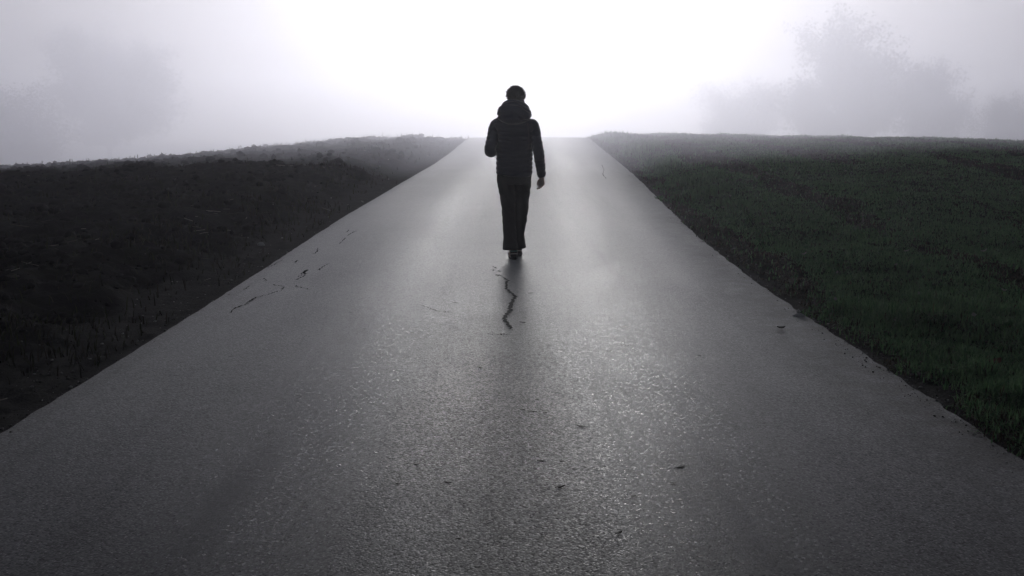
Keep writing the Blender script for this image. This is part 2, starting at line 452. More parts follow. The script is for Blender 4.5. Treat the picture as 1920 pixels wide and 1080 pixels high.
def lumps(name, P, size, tone, m, seed, flat=0.7):
    """small angular stones or clods: one low-poly lump per point"""
    g = np.random.default_rng(seed)
    bm = bmesh.new(); bmesh.ops.create_icosphere(bm, subdivisions=1, radius=1.0)
    bv = np.array([v.co[:] for v in bm.verts]); bf = np.array([[v.index for v in f.verts] for f in bm.faces]); bm.free()
    n = len(P); nv = len(bv)
    sc = size[:, None] * (0.7 + 0.6 * g.random((n, 3))) * np.array([1, 1, flat])
    a = g.random(n) * 6.283; ca, sa = np.cos(a)[:, None], np.sin(a)[:, None]
    B = bv[None] * (0.72 + 0.5 * g.random((n, nv)))[:, :, None]
    B = B * sc[:, None, :]
    B = np.stack([B[..., 0] * ca - B[..., 1] * sa, B[..., 0] * sa + B[..., 1] * ca, B[..., 2]], -1) + P[:, None, :]
    F = (bf[None] + (np.arange(n) * nv)[:, None, None]).reshape(-1)
    nf = len(F) // 3
    return link(name, mesh_np(name, B.reshape(-1, 3), F, np.arange(nf) * 3, np.full(nf, 3), [m], False, {'tone': np.repeat(tone, nv, 0)}), kind='stuff')
def build_lumps():
    X, Y, g = scatter_log(16000, 3.0, 58, -0.85, -0.02, 15)
    z, lm, rm, s = land(X, Y)
    keep = (X < road_cx(Y)) & (s > 0.8) & (g.random(len(X)) < 0.25 + 0.75 * sst(0.45, 0.6, fbm(X, Y, 3, 88)))
    X, Y, z = X[keep], Y[keep], z[keep]; n = len(X)
    size = (0.012 + 0.05 * g.random(n) ** 3) * (1 + 0.03 * Y)
    tone = np.array([[0.020, 0.018, 0.017]]) * (0.5 + 1.1 * g.random((n, 1)))
    lumps('soil_clods', np.stack([X, Y, z + size * 0.25], 1), size, tone, mat_vcol('clod_soil', 0.95, 0.12), 16)
    X, Y, g = scatter_log(60000, 3.0, 34, -0.75, 0.75, 17)
    z, lm, rm, s = land(X, Y)
    right = X > road_cx(Y)
    pr = np.where(right, np.exp(-((s - 0.02) / 0.17) ** 2), 0.30 * np.exp(-((s - 0.22) / 0.2) ** 2) + 0.10)
    keep = (s > np.where(right, -0.13, -0.05)) & (np.abs(s) < 1.2) & (g.random(len(X)) < pr)
    X, Y, z, s, right = X[keep], Y[keep], z[keep], s[keep], right[keep]; n = len(X)
    zt = np.where(s < 0.02, np.maximum(z, road_surf(X, Y)), z)
    size = (0.003 + 0.008 * g.random(n) ** 3) * (1 + 0.02 * Y) * np.where(s < 0, 0.6, 1.0)
    h = g.random((n, 1)) ** 3
    tone = np.array([[0.06, 0.055, 0.05]]) * (1 - h) + np.array([[0.45, 0.43, 0.40]]) * h
    lumps('gravel', np.stack([X, Y, zt + size * 0.3], 1), size, tone, mat_vcol('roadside_stones', 0.8, 0.3), 18)
build_grass()
build_lumps()

# ------------------------------------------------------------------ cracks in the asphalt (part of the road)
def mat_plain(name, col, rough, spec=0.4, bscale=0.0, bstr=0.3, bdist=0.003, var=0.25):
    k = NT(name); p = k.pos()
    c = k.mix(k.noise(p, 35.0, 4, 0.6), tuple(x * (1 - var) for x in col), tuple(x * (1 + var) for x in col))
    nrm = k.bump(k.noise(p, bscale, 4, 0.6), bstr, bdist) if bscale else None
    return k.bsdf(c, rough, nrm, spec)
def ribbon(name, pts, widths, m, lift=0.003, jag=0.35, seed=0, parent=road):
    g = np.random.default_rng(seed)
    P = np.array([at_road(*p) for p in pts]); Wd = np.array(widths, float)
    t = np.linspace(0, len(P) - 1, len(P) * 7)
    X, Y, W = np.interp(t, np.arange(len(P)), P[:, 0]), np.interp(t, np.arange(len(P)), P[:, 1]), np.interp(t, np.arange(len(P)), Wd)
    X = X + g.normal(0, 0.006, len(t)); Y = Y + g.normal(0, 0.012, len(t))
    dx, dy = np.gradient(X), np.gradient(Y); l = np.hypot(dx, dy) + 1e-9
    nx, ny = -dy / l, dx / l
    W = W * (1 + jag * (g.random(len(t)) - 0.5) * 2)
    W[0] *= 0.2; W[-1] *= 0.2
    A = np.stack([X + nx * W / 2, Y + ny * W / 2], 1); B = np.stack([X - nx * W / 2, Y - ny * W / 2], 1)
    V = []
    for q in (A, B): V.append(np.stack([q[:, 0], q[:, 1], road_surf(q[:, 0], q[:, 1]) + 0.006 * (fbm(q[:, 0] * 0.8, q[:, 1] * 0.8, 3, 91) - 0.5) + lift], 1))
    n = len(t); i = np.arange(n - 1)
    F = np.stack([i, i + n, i + n + 1, i + 1], 1)
    return link(name, mesh_np(name, np.concatenate(V), F.ravel(), np.arange(n - 1) * 4, np.full(n - 1, 4), [m], True), parent)
def build_cracks():
    seal = mat_plain('crack_sealant', (0.020, 0.020, 0.022), 0.65, 0.10, 60, 0.2, 0.002)
    dark = mat_plain('open_crack', (0.004, 0.004, 0.004), 0.95, 0.0)
    c = ribbon('sealed_crack', [(942, 519), (951, 525), (950, 533), (948, 541), (957, 549), (967, 557), (961, 563), (958, 571), (957, 583), (949, 591), (945, 599), (950, 606), (957, 613), (960, 618)],
               [.008, .022, .018, .02, .024, .028, .024, .032, .034, .026, .028, .024, .022, .008], seal, 0.004, 0.2, 3)
    c['label'] = 'grey sealant snaking down the middle of the road'
    k = 20
    for pts, wd in (
        ([(428, 589), (440, 580), (444, 577), (462, 571), (472, 563), (480, 558), (500, 554), (512, 549), (526, 545), (533, 540), (531, 537), (520, 535), (511, 534)], .02),
        ([(556, 525), (562, 522), (568, 519), (574, 514), (570, 513), (567, 512)], .018), ([(566, 514), (573, 508), (579, 506)], .02),
        ([(598, 507), (603, 502), (612, 497), (618, 494)], .02), ([(553, 493), (558, 488)], .018), ([(558, 520), (570, 513), (575, 507)], .014),
        ([(588, 477), (594, 472), (597, 465)], .016), ([(635, 458), (643, 452), (648, 446)], .02), ([(652, 442), (660, 437), (668, 433)], .02), ([(650, 436), (655, 431)], .02),
        ([(456, 543), (462, 541), (466, 536)], .012), ([(495, 522), (500, 527)], .014), ([(553, 536), (560, 539), (570, 541), (582, 543)], .010),
        ([(924, 500), (930, 503)], .02), ([(932, 508), (940, 510)], .022), ([(923, 506), (927, 508)], .016),
        ([(784, 571), (800, 576), (822, 583), (848, 586)], .008), ([(912, 627), (935, 628), (952, 627)], .008),
        ([(1128, 309), (1132, 318), (1131, 328), (1136, 335)], .02), ([(1165, 646), (1182, 649)], .012), ([(942, 518), (936, 516), (928, 516)], .02), ([(500, 503), (512, 498), (520, 492), (531, 487)], .009)):
        ribbon('crack', pts, [wd * 0.6 * (0.4 + 1.0 * random.random()) for _ in pts], dark, 0.003, 0.5, k); k += 1
build_cracks()

# ------------------------------------------------------------------ leaf scraps on the road and the meadow
def leaf_mesh(name, L, W, curl, m, seed):
    g = random.Random(seed); bm = bmesh.new(); rows = []
    n = 9
    for i in range(n):
        t = i / (n - 1)
        wdt = W * math.sin(math.pi * min(max(t, 0.03), 0.97)) ** 0.8 * (1 + 0.25 * (g.random() - 0.5))
        zc = curl * L * (abs(t - 0.5) * 2) ** 2 * 0.5
        rows.append([bm.verts.new((L * (t - 0.5), wdt * s / 2, zc + curl * L * 0.35 * abs(s) + dz)) for s in (-1, 0, 1) for dz in (0.0015,)])
    for a, b in zip(rows, rows[1:]):
        for j in range(2): bm.faces.new((a[j], a[j + 1], b[j + 1], b[j]))
    r = bmesh.ops.extrude_face_region(bm, geom=bm.faces[:])
    for v in r['geom']:
        if isinstance(v, bmesh.types.BMVert): v.co.z += 0.0012
    bmesh.ops.recalc_face_normals(bm, faces=bm.faces)
    me = bpy.data.meshes.new(name); bm.to_mesh(me); bm.free()
    for p in me.polygons: p.use_smooth = True
    me.materials.append(m)
    return me
def build_leaves():
    m_dark = mat_plain('wet_dead_leaf', (0.012, 0.010, 0.009), 0.6, 0.3)
    m_red = mat_plain('dry_red_leaf', (0.16, 0.075, 0.055), 0.7, 0.3)
    m_pale = mat_plain('bleached_leaf', (0.42, 0.40, 0.36), 0.7, 0.3)
    protos = [leaf_mesh('fallen_leaf', 0.055, 0.022, c, m_dark, i) for i, c in enumerate((0.10, 0.22, 0.05, 0.16))]
    spots = [(1012, 665), (1029, 689), (1007, 750), (980, 769), (1001, 772), (1022, 775), (1015, 865), (1050, 914), (1187, 931), (1262, 907), (1275, 876), (780, 872),
             (685, 617), (773, 624), (658, 587), (659, 586), (1170, 613), (1143, 659), (853, 568), (980, 605), (995, 550), (942, 627), (330, 705), (432, 669), (505, 813), (840, 906),
             (1053, 866), (746, 908), (1372, 770), (1310, 668), (900, 690), (560, 740), (1090, 800), (1160, 1000), (860, 1010)]
    for i, (px, py) in enumerate(spots):
        x, y = at_road(px, py)
        o = link('fallen_leaf', protos[i % 4], None, 'tiny dark leaf scrap lying flat on the damp asphalt', 'leaf', 'dark leaf scraps on the road')
        o.location = (x, y, float(road_surf(x, y)) + 0.001)
        o.rotation_euler = (0.03 * math.sin(i), 0.03 * math.cos(i * 2.1), random.uniform(-0.6, 0.6))
        sc = 0.4 + 0.5 * random.random(); o.scale = (sc, sc, sc * 0.6)
    x, y = at_road(1464, 617)
    o = link('fallen_leaf', leaf_mesh('fallen_leaf', 0.07, 0.04, 0.25, m_dark, 50), None, 'curled dark leaf on the asphalt by the right gravel edge', 'leaf')
    o.location = (x, y, float(road_surf(x, y)) + 0.005); o.rotation_euler = (0.1, 0.1, 0.4)
    x, y, z = at_land(1863, 695)
    o = link('fallen_leaf', leaf_mesh('fallen_leaf', 0.10, 0.06, 0.35, m_red, 51), None, 'reddish brown dry leaf lying on the dark meadow grass', 'leaf')
    o.location = (x, y, z + 0.035); o.rotation_euler = (0.15, -0.1, 0.3)
    pm = [leaf_mesh('pale_leaf', 0.045, 0.026, c, m_pale, 60 + i) for i, c in enumerate((0.3, 0.5))]
    for i, (px, py) in enumerate([(1370, 374), (1508, 486), (1355, 395), (1570, 521), (1679, 506), (1565, 574), (1680, 614), (1881, 558), (1723, 561), (1845, 480), (1585, 325), (1497, 599), (1700, 480), (1826, 605)]):
        x, y, z = at_land(px, py)
        o = link('pale_leaf', pm[i % 2], None, 'small pale leaf scrap lying in the mown grass', 'leaf', 'pale leaf scraps on the meadow')
        o.location = (x, y, z + 0.04); o.rotation_euler = (random.uniform(-.4, .4), random.uniform(-.4, .4), random.uniform(0, 6))
        sc = 0.8 + 0.5 * random.random(); o.scale = (sc,) * 3
    st = mat_plain('pale_roadside_stone', (0.36, 0.35, 0.33), 0.8, 0.3, 40, 0.4)
    bm = bmesh.new(); bmesh.ops.create_icosphere(bm, subdivisions=3, radius=0.04)
    for v in bm.verts:
        v.co *= 1 + 0.35 * mnoise.noise(v.co * 30); v.co.z *= 0.7
    me = bpy.data.meshes.new('stone'); bm.to_mesh(me); bm.free(); me.materials.append(st)
    for p in me.polygons: p.use_smooth = True
    for (px, py), lab, rot in (((490, 462), 'pale stone lying on the dark soil strip beside the left road edge', 0.5), ((1497, 599), 'pale stone half sunk in the gravel along the right road edge', 2.0)):
        x, y, z = at_land(px, py)
        o = link('stone', me, None, lab, 'stone'); o.location = (x, y, z + 0.012); o.rotation_euler = (0, 0, rot)
build_leaves()

# ------------------------------------------------------------------ far trees in the fog
def tree(px, top_py, dist, width_px, label, seed, base_z=None, n_leaf=9000, crown_lo=0.22, dens=3.6):
    n_leaf = int(n_leaf * dens)
    g = random.Random(seed); rg = np.random.default_rng(seed)
    a, s = ray(px, top_py)
    x, y = float(a) * dist, dist
    top = CAM_H + float(s) * dist
    z0 = land_z(x, y) - 0.1 if base_z is None else base_z
    Ht = top - z0; Rw = width_px / F_PX * dist / 2
    root = bpy.data.objects.new('tree', None); COL.objects.link(root); root.location = (x, y, z0); root.empty_display_size = 1
    root['label'] = label; root['category'] = 'tree'; root['group'] = 'trees dissolving in the fog'
    bark = mat_bark
    V, F = [], []
    tips = []
    def limb(p, d, L, r0, r1, lvl):
        n = 6 if lvl < 2 else 4; k = 8 if lvl == 0 else 5
        p = Vector(p); d = Vector(d).normalized(); base = len(V)
        for i in range(n + 1):
            t = i / n; r = r0 * (1 - t) + r1 * t
            if lvl == 0 and i == 0: r *= 1.5
            q = Vector((0, 0, 1)).rotation_difference(d)
            for j in range(k):
                an = 6.2832 * j / k
                V.append(p + q @ Vector((math.cos(an) * r, math.sin(an) * r, 0)))
            if i < n:
                for j in range(k):
                    b = base + i * k
                    F.append((b + j, b + (j + 1) % k, b + k + (j + 1) % k, b + k + j))
            if lvl < 3 and i >= (2 if lvl == 0 else 1):
                m = {0: 3, 1: 2, 2: 2}[lvl]
                for _ in range(m):
                    an = g.random() * 6.2832; sp = g.uniform(0.55, 1.15)
                    side = q @ Vector((math.cos(an), math.sin(an), 0))
                    nd = (d * math.cos(sp) + side * math.sin(sp) + Vector((0, 0, 0.18))).normalized()
                    limb(p, nd, L * g.uniform(0.38, 0.62), r * 0.55, r * 0.14, lvl + 1)
            if lvl >= 2 or (lvl == 1 and i > 2): tips.append((p.copy(), L * 0.35))
            p = p + d * (L / n)
            d = (d + Vector((g.uniform(-1, 1), g.uniform(-1, 1), g.uniform(-0.3, 0.7))) * 0.16).normalized()
    limb((0, 0, 0), (0, 0, 1), Ht * 0.82, Ht * 0.022, Ht * 0.005, 0)
    me = bpy.data.meshes.new('trunk'); me.from_pydata([v[:] for v in V], [], F)
    for p_ in me.polygons: p_.use_smooth = True
    me.materials.append(bark)
    # squeeze the skeleton into the wanted width
    T = np.array([t[0][:] for t in tips]); 
    wx = np.percentile(np.hypot(T[:, 0], T[:, 1]), 92); kx = Rw / wx * 0.9; kz = 0.96 * Ht / np.percentile(T[:, 2], 99.5)
    for v in me.vertices: v.co.x *= kx; v.co.y *= kx; v.co.z *= kz
    T = T * np.array([kx, kx, kz])
    link('trunk', me, root)
    idx = rg.integers(0, len(T), n_leaf)
    C = T[idx] + np.clip(rg.normal(0, 1, (n_leaf, 3)), -1.5, 1.5) * np.array([Rw, Rw, Rw]) * 0.06
    C = C[C[:, 2] > crown_lo * Ht]
    n = len(C)
    sz = Ht * 0.0105 * (0.5 + rg.random(n))
    q = rg.normal(0, 1, (n, 3)); q /= np.linalg.norm(q, axis=1)[:, None]
    e = np.cross(q, rg.normal(0, 1, (n, 3))); e /= np.linalg.norm(e, axis=1)[:, None]; f = np.cross(q, e)
    sz = sz[:, None]
    LV = np.stack([C - e * sz, C - f * sz * 0.55, C + e * sz, C + f * sz * 0.55 + q * sz * 0.2], 1).reshape(-1, 3)
    hue = rg.random((n, 1)); tone = np.array([[0.040, 0.045, 0.022]]) * (1 - hue) + np.array([[0.085, 0.080, 0.036]]) * hue
    link('crown', mesh_np('crown', LV, np.arange(n * 4), np.arange(n) * 4, np.full(n, 4), [mat_leaf], True, {'tone': np.repeat(tone, 4, 0)}), root)
    return root
mat_bark = mat_plain('tree_bark', (0.06, 0.05, 0.042), 0.9, 0.2, 6, 0.6, 0.05)
mat_leaf = mat_vcol('tree_leaves', 0.6, 0.25)
def build_trees():
    tree(1598, 18, 132, 225, 'tallest misty tree beyond the meadow with a broad rounded crown', 3, n_leaf=9000)
    tree(1740, 112, 120, 180, 'shorter misty tree just right of the tallest tree in the fog', 4, n_leaf=7000)
    tree(1875, 175, 90, 160, 'lowest dim tree near the far right end of the meadow skyline', 5, n_leaf=6000)
    tree(1385, 150, 210, 190, 'very faint low tree left of the tallest tree above the meadow', 6, n_leaf=7000)
    tree(15, 165, 100, 260, 'dim bluish tree added to darken the far left end of the skyline', 7, n_leaf=9000)  # added tree, stands in for the darkening at the left end of the sky
    tree(190, 40, 250, 230, 'hazy rounded tree second from the left above the ploughed field', 8, n_leaf=8000)
build_trees()
# ------------------------------------------------------------------ the walker
def tube(path, rad, seg=24, cap=True, up=(0, 1, 0), expo=2.0, mod=None):
    """path: points; rad: (ra, rb) per point, ra along the side axis, rb along the 'up' axis. Returns verts, faces"""
    P = [Vector(p) for p in path]; V, F = [], []
    n = len(P)
    for i, p in enumerate(P):
        t = (P[min(i + 1, n - 1)] - P[max(i - 1, 0)]).normalized()
        b = Vector(up) - t * t.dot(Vector(up)); b.normalize()
        a = b.cross(t) * -1
        a = t.cross(b) if t.cross(b).length else Vector((1, 0, 0))
        ra, rb = rad[i] if hasattr(rad[i], '__len__') else (rad[i], rad[i])
        for j in range(seg):
            an = 6.283185 * j / seg
            c, s = math.cos(an), math.sin(an)
            k = (abs(c) ** expo + abs(s) ** expo) ** (-1 / expo)
            q = p + a * (c * k * ra) + b * (s * k * rb)
            if mod: q = mod(q, i, an, p)
            V.append(q)
    for i in range(n - 1):
        for j in range(seg):
            F.append((i * seg + j, i * seg + (j + 1) % seg, (i + 1) * seg + (j + 1) % seg, (i + 1) * seg + j))
    if cap:
        for e, o in ((0, 1), (n - 1, 0)):
            V.append(P[e]); c = len(V) - 1
            for j in range(seg):
                f = (e * seg + j, e * seg + (j + 1) % seg, c)
                F.append(f[::-1] if o else f)
    return V, F
def resample(pts, rad, step):
    """Catmull-Rom through points with radii (ra, rb)"""
    P = np.array(pts, float); Rr = np.array([r if hasattr(r, '__len__') else (r, r) for r in rad], float)
    A = np.concatenate([P, Rr], 1); A = np.concatenate([2 * A[:1] - A[1:2], A, 2 * A[-1:] - A[-2:-1]])
    out = []
    for i in range(1, len(A) - 2):
        L = np.linalg.norm(A[i + 1, :3] - A[i, :3]); m = max(1, int(L / step))
        for k in range(m):
            t = k / m
            a, b, c, d = A[i - 1], A[i], A[i + 1], A[i + 2]
            out.append(0.5 * (2 * b + (c - a) * t + (2 * a - 5 * b + 4 * c - d) * t * t + (3 * b - a - 3 * c + d) * t ** 3))
    out.append(A[-2]); out = np.array(out)
    return [tuple(o[:3]) for o in out], [tuple(np.maximum(o[3:5], 0.002)) for o in out], out
class Shape:
    def __init__(s): s.V, s.F = [], []
    def add(s, vf):
        o = len(s.V); s.V += [tuple(v) for v in vf[0]]; s.F += [tuple(i + o for i in f) for f in vf[1]]
    def ball(s, c, r, seg=24, fn=None):
        bm = bmesh.new(); bmesh.ops.create_uvsphere(bm, u_segments=seg, v_segments=seg // 2 + 2, radius=1)
        r = r if hasattr(r, '__len__') else (r,) * 3
        V = []
        for v in bm.verts:
            q = Vector((v.co.x * r[0], v.co.y * r[1], v.co.z * r[2]))
            if fn: q = fn(v.co, q)
            V.append(q + Vector(c))
        s.add((V, [[v.index for v in f.verts] for f in bm.faces])); bm.free()
    def mesh(s, name, m, voxel=None, smooth=0):
        me = bpy.data.meshes.new(name); me.from_pydata(s.V, [], s.F)
        bm = bmesh.new(); bm.from_mesh(me); bmesh.ops.recalc_face_normals(bm, faces=bm.faces); bm.to_mesh(me); bm.free()
        if voxel:
            o = bpy.data.objects.new('tmp', me); COL.objects.link(o)
            r = o.modifiers.new('r', 'REMESH'); r.mode = 'VOXEL'; r.voxel_size = voxel
            if smooth:
                sm = o.modifiers.new('s', 'SMOOTH'); sm.iterations = smooth; sm.factor = 0.5
            dg = bpy.context.evaluated_depsgraph_get()
            me2 = bpy.data.meshes.new_from_object(o.evaluated_get(dg))
            bpy.data.objects.remove(o); bpy.data.meshes.remove(me); me = me2; me.name = name
        me.materials.clear(); me.materials.append(m)
        me.polygons.foreach_set('use_smooth', [True] * len(me.polygons)); me.update()
        return me
def lerp(a, b, t): return a + (b - a) * t

def mat_cloth(name, col, rough, scale, sheen=0.0, wr=0.25):
    k = NT(name); p = k.pos()
    c = k.mix(k.noise(p, 9.0, 4, 0.6), tuple(x * 0.75 for x in col), tuple(x * 1.25 for x in col))
    h = k.math('ADD', k.noise(p, scale, 4, 0.6), k.math('MULTIPLY', k.noise(p, 900.0, 2), 0.05))
    return k.bsdf(c, rough, k.bump(h, wr, 0.01), 0.3, **{'Sheen Weight': sheen})

def build_person():
    skin = mat_plain('skin', (0.58, 0.44, 0.37), 0.55, 0.4, 300, 0.15, 0.001, 0.08)
    m_hair = mat_vcol('dark_brown_hair', 0.5, 0.4)
    m_jack = mat_cloth('navy_quilted_nylon', (0.030, 0.032, 0.056), 0.34, 38.0, 0.30, 0.30)
    m_hood = mat_cloth('navy_hood_nylon', (0.036, 0.038, 0.066), 0.34, 30.0, 0.30, 0.30)
    m_trou = mat_cloth('black_trouser_cloth', (0.012, 0.012, 0.0135), 0.85, 22.0, 0.02, 0.35)
    m_shoe = mat_plain('dark_brown_shoe', (0.020, 0.013, 0.011), 0.6, 0.4, 120, 0.3)
    m_sole = mat_plain('black_rubber_sole', (0.008, 0.008, 0.008), 0.8, 0.3, 90, 0.3)
    m_line = mat_plain('teal_shoe_lining', (0.10, 0.20, 0.18), 0.8, 0.2)
    m_strip = mat_plain('pale_heel_strip', (0.42, 0.38, 0.36), 0.6, 0.3)
    # ---- body: head, neck, trunk, arms with hands and legs as one continuous surface
    B = Shape()
    HC = Vector((0.012, 0.045, 1.715))
    def headfn(u, q):
        # back of the skull fuller and higher, face flatter, jaw narrower
        q = q.copy()
        if u.z < -0.1:
            k = 1 - 0.34 * min(1, (-u.z - 0.1) / 0.8) ; q.x *= k
            if u.y < 0: q.y *= 1 - 0.30 * min(1, (-u.z - 0.1) / 0.8)
        if u.y > 0.5: q.y *= 0.97
        return q
    B.ball(HC, (0.078, 0.097, 0.098), 40, headfn)
    B.ball(HC + Vector((0, 0.045, -0.075)), (0.052, 0.050, 0.045), 24)                       # jaw and chin
    B.ball(HC + Vector((0, 0.093, -0.107)), (0.020, 0.014, 0.014), 12)
    B.add(tube([HC + Vector((0, 0.092, 0.012)), HC + Vector((0, 0.107, -0.018)), HC + Vector((0, 0.113, -0.032)), HC + Vector((0, 0.094, -0.040))], [0.009, 0.011, 0.014, 0.010], 10))   # nose
    for sx in (-1, 1):
        B.add(tube([HC + Vector((sx * 0.012, 0.094, 0.020)), HC + Vector((sx * 0.035, 0.089, 0.026)), HC + Vector((sx * 0.055, 0.070, 0.020))], [0.007, 0.008, 0.006], 8))      # brow
        B.ball(HC + Vector((sx * 0.031, 0.083, 0.004)), (0.013, 0.010, 0.008), 12)           # eye
        B.ball(HC + Vector((sx * 0.0815, 0.0, -0.012)), (0.010, 0.020, 0.031), 14)          # ear
        B.ball(HC + Vector((sx * 0.042, 0.072, -0.030)), (0.022, 0.018, 0.018), 12)          # cheek
    for dz in (-0.064, -0.072):
        B.add(tube([HC + Vector((-0.022, 0.090, dz)), HC + Vector((0, 0.097, dz)), HC + Vector((0.022, 0.090, dz))], [0.003, 0.0055, 0.003], 8))  # lips
    pts, rr, _ = resample([(0, 0.06, 0.90), (0, 0.055, 1.00), (0, 0.05, 1.15), (0, 0.03, 1.30), (0, 0.015, 1.41), (0.002, 0.010, 1.47), (0.006, 0.012, 1.54), (0.010, 0.026, 1.64), (0.012, 0.04, 1.70)],
                         [(0.150, 0.10), (0.148, 0.105), (0.140, 0.10), (0.160, 0.11), (0.165, 0.095), (0.09, 0.07), (0.058, 0.060), (0.055, 0.060), (0.05, 0.05)], 0.02)
    B.add(tube(pts, rr, 32))
    RS, RE, RW = Vector((0.185, 0.01, 1.405)), Vector((0.243, -0.045, 1.125)), Vector((0.279, 0.035, 0.872))
    LS, LE, LW = Vector((-0.192, 0.01, 1.405)), Vector((-0.248, -0.035, 1.145)), Vector((-0.135, 0.19, 1.205))
    for S_, E_, W_ in ((RS, RE, RW), (LS, LE, LW)):
        pts, rr, _ = resample([S_ + Vector((-0.06 if S_.x > 0 else 0.06, 0, 0.01)), S_, (S_ + E_) / 2, E_, (E_ + W_) / 2, W_], [0.045, 0.05, 0.043, 0.037, 0.034, (0.030, 0.023)], 0.02)
        B.add(tube(pts, rr, 20))
    def hand(W_, fwd, palm_n, side, curl):
        """wrist, pointing direction, palm normal (where the fingers curl to), direction to the thumb"""
        f, n, s = Vector(fwd).normalized(), Vector(palm_n).normalized(), Vector(side).normalized()
        pts, rr, _ = resample([W_ - f * 0.02, W_ + f * 0.02, W_ + f * 0.055, W_ + f * 0.088], [(0.026, 0.021), (0.032, 0.020), (0.043, 0.017), (0.041, 0.013)], 0.01)
        B.add(tube(pts, rr, 18, up=n[:]))
        for k, (off, L) in enumerate(((0.031, 0.072), (0.0105, 0.080), (-0.0105, 0.075), (-0.0305, 0.060))):
            p = W_ + f * (0.080 if k < 3 else 0.073) + s * off
            path, d = [p - f * 0.012], f.copy()
            path.append(p.copy())
            c = curl * (0.85 + 0.12 * k)
            for seg_, fr in enumerate((0.45, 0.30, 0.25)):
                ang = c * (0.75, 1.0, 0.7)[seg_]
                d = (Matrix.Rotation(ang, 3, f.cross(n)) @ d)
                p = p + d * (L * fr); path.append(p.copy())
            B.add(tube(path, [0.0095, 0.0095, 0.0088, 0.0080, 0.0062], 10, up=n[:]))
        p = W_ + f * 0.028 + s * 0.030 + n * 0.004
        path = [p - s * 0.012, p + s * 0.010 + f * 0.018 + n * 0.008, p + s * 0.012 + f * 0.046 + n * 0.020, p + s * 0.002 + f * 0.068 + n * 0.028]
        B.add(tube(path, [0.014, 0.0125, 0.0105, 0.0075], 10, up=n[:]))
    hand(RW, (0.0, 0.16, -1.0), (-0.75, -0.62, -0.1), (-0.50, 0.80, 0.12), 0.62)
    hand(LW, (0.65, 0.70, 0.28), (0.35, -0.1, -0.9), (0.6, -0.65, 0.3), 0.7)
    LH, LK, LA = Vector((-0.088, 0.070, 0.90)), Vector((-0.062, 0.085, 0.50)), Vector((-0.034, -0.005, 0.095))
    RH, RK, RA = Vector((0.090, 0.075, 0.90)), Vector((0.072, 0.225, 0.50)), Vector((0.042, 0.245, 0.095))
    for H_, K_, A_ in ((LH, LK, LA), (RH, RK, RA)):
        pts, rr, _ = resample([H_ + Vector((0, 0, 0.04)), H_ * 0.6 + K_ * 0.4, K_, K_ * 0.65 + A_ * 0.35 + Vector((0, -0.02, 0)), A_], [0.085, 0.070, 0.050, 0.048, 0.034], 0.03)
        B.add(tube(pts, rr, 20))
        B.add(tube([A_ + Vector((0, -0.035, -0.045)), A_ + Vector((0, 0.04, -0.045)), A_ + Vector((0, 0.13, -0.058)), A_ + Vector((0, 0.18, -0.066))], [(0.030, 0.035), (0.034, 0.036), (0.038, 0.024), (0.030, 0.014)], 16, up=(0, 0, 1)))
    me = B.mesh('person', skin, 0.0045, 3)
    px, py = at_road(965, 485.5)
    person = link('person', me, None, 'lone person in a dark quilted hooded jacket and black trousers walking away up the road', 'person')
    person.location = (px, py, float(road_surf(px, py)) + 0.001)
    person.scale = (0.975, 0.95, 0.95)
    # ---- hair: short cap with tufts following the skull
    Hs = Shape(); hg = random.Random(3)
    def hairfn(u, q):
        q = headfn(u, q)
        nz = mnoise.noise(Vector((u.x * 2.6, u.y * 2.6, u.z * 1.1)) * 1.6) * 0.006 + mnoise.noise(Vector((u.x * 11, u.y * 11, u.z * 2.0))) * 0.0045
        q *= 1 + (0.075 + nz / 0.09)
        # hairline: no hair on the face, short nape
        if u.y > 0.35 and u.z < 0.45: q *= 0.80
        if u.z < -0.60: q *= 0.86
        return q
    Hs.ball(HC + Vector((0, -0.004, 0.004)), (0.078, 0.097, 0.089), 72, hairfn)
    nv = len(Hs.V)
    tone = [(0.016 + 0.018 * abs(mnoise.noise(Vector(v) * 60)),) * 3 for v in Hs.V]
    crown = Vector((0.1, -0.35, 0.93)).normalized()
    for _ in range(2600):                                            # strands combed down from the crown
        u = Vector((hg.gauss(0, 1), hg.gauss(0, 1), hg.gauss(0, 1))).normalized()
        if u.z < -0.52 or (u.y > 0.35 and u.z < 0.45): continue
        q = hairfn(u, Vector((u.x * 0.078, u.y * 0.097, u.z * 0.089)))
        d = (u - crown * u.dot(crown)); d = d if d.length > 1e-3 else Vector((1, 0, 0)); d.normalize()
        d = (d + Vector((hg.uniform(-.5, .5), hg.uniform(-.5, .5), hg.uniform(-.3, .3)))).normalized()
        L = hg.uniform(0.012, 0.032); wdt = hg.uniform(0.0012, 0.0026); sdir = u.cross(d).normalized() * wdt
        p0 = HC + Vector((0, -0.004, 0.004)) + q * 0.985; p1 = p0 + d * L * 0.6 + u * L * 0.07; p2 = p0 + d * L + u * L * hg.uniform(-0.10, 0.10)
        o = len(Hs.V); Hs.V += [tuple(p0 - sdir), tuple(p0 + sdir), tuple(p1 + sdir), tuple(p1 - sdir), tuple(p2)]
        Hs.F += [(o, o + 1, o + 2, o + 3), (o + 3, o + 2, o + 4)]
        t = hg.choice([0.012, 0.018, 0.028, 0.045]); tone += [(t * 1.05, t, t * 0.95)] * 5
    hm = bpy.data.meshes.new('hair'); hm.from_pydata(Hs.V, [], Hs.F)
    a = hm.attributes.new('tone', 'FLOAT_COLOR', 'POINT'); a.data.foreach_set('color', np.concatenate([np.array(tone), np.ones((len(tone), 1))], 1).ravel())
    for p_ in hm.polygons: p_.use_smooth = True
    hm.materials.append(m_hair)
    link('hair', hm, person)
    # ---- jacket: torso and two sleeves, quilted in horizontal baffles
    J = Shape()
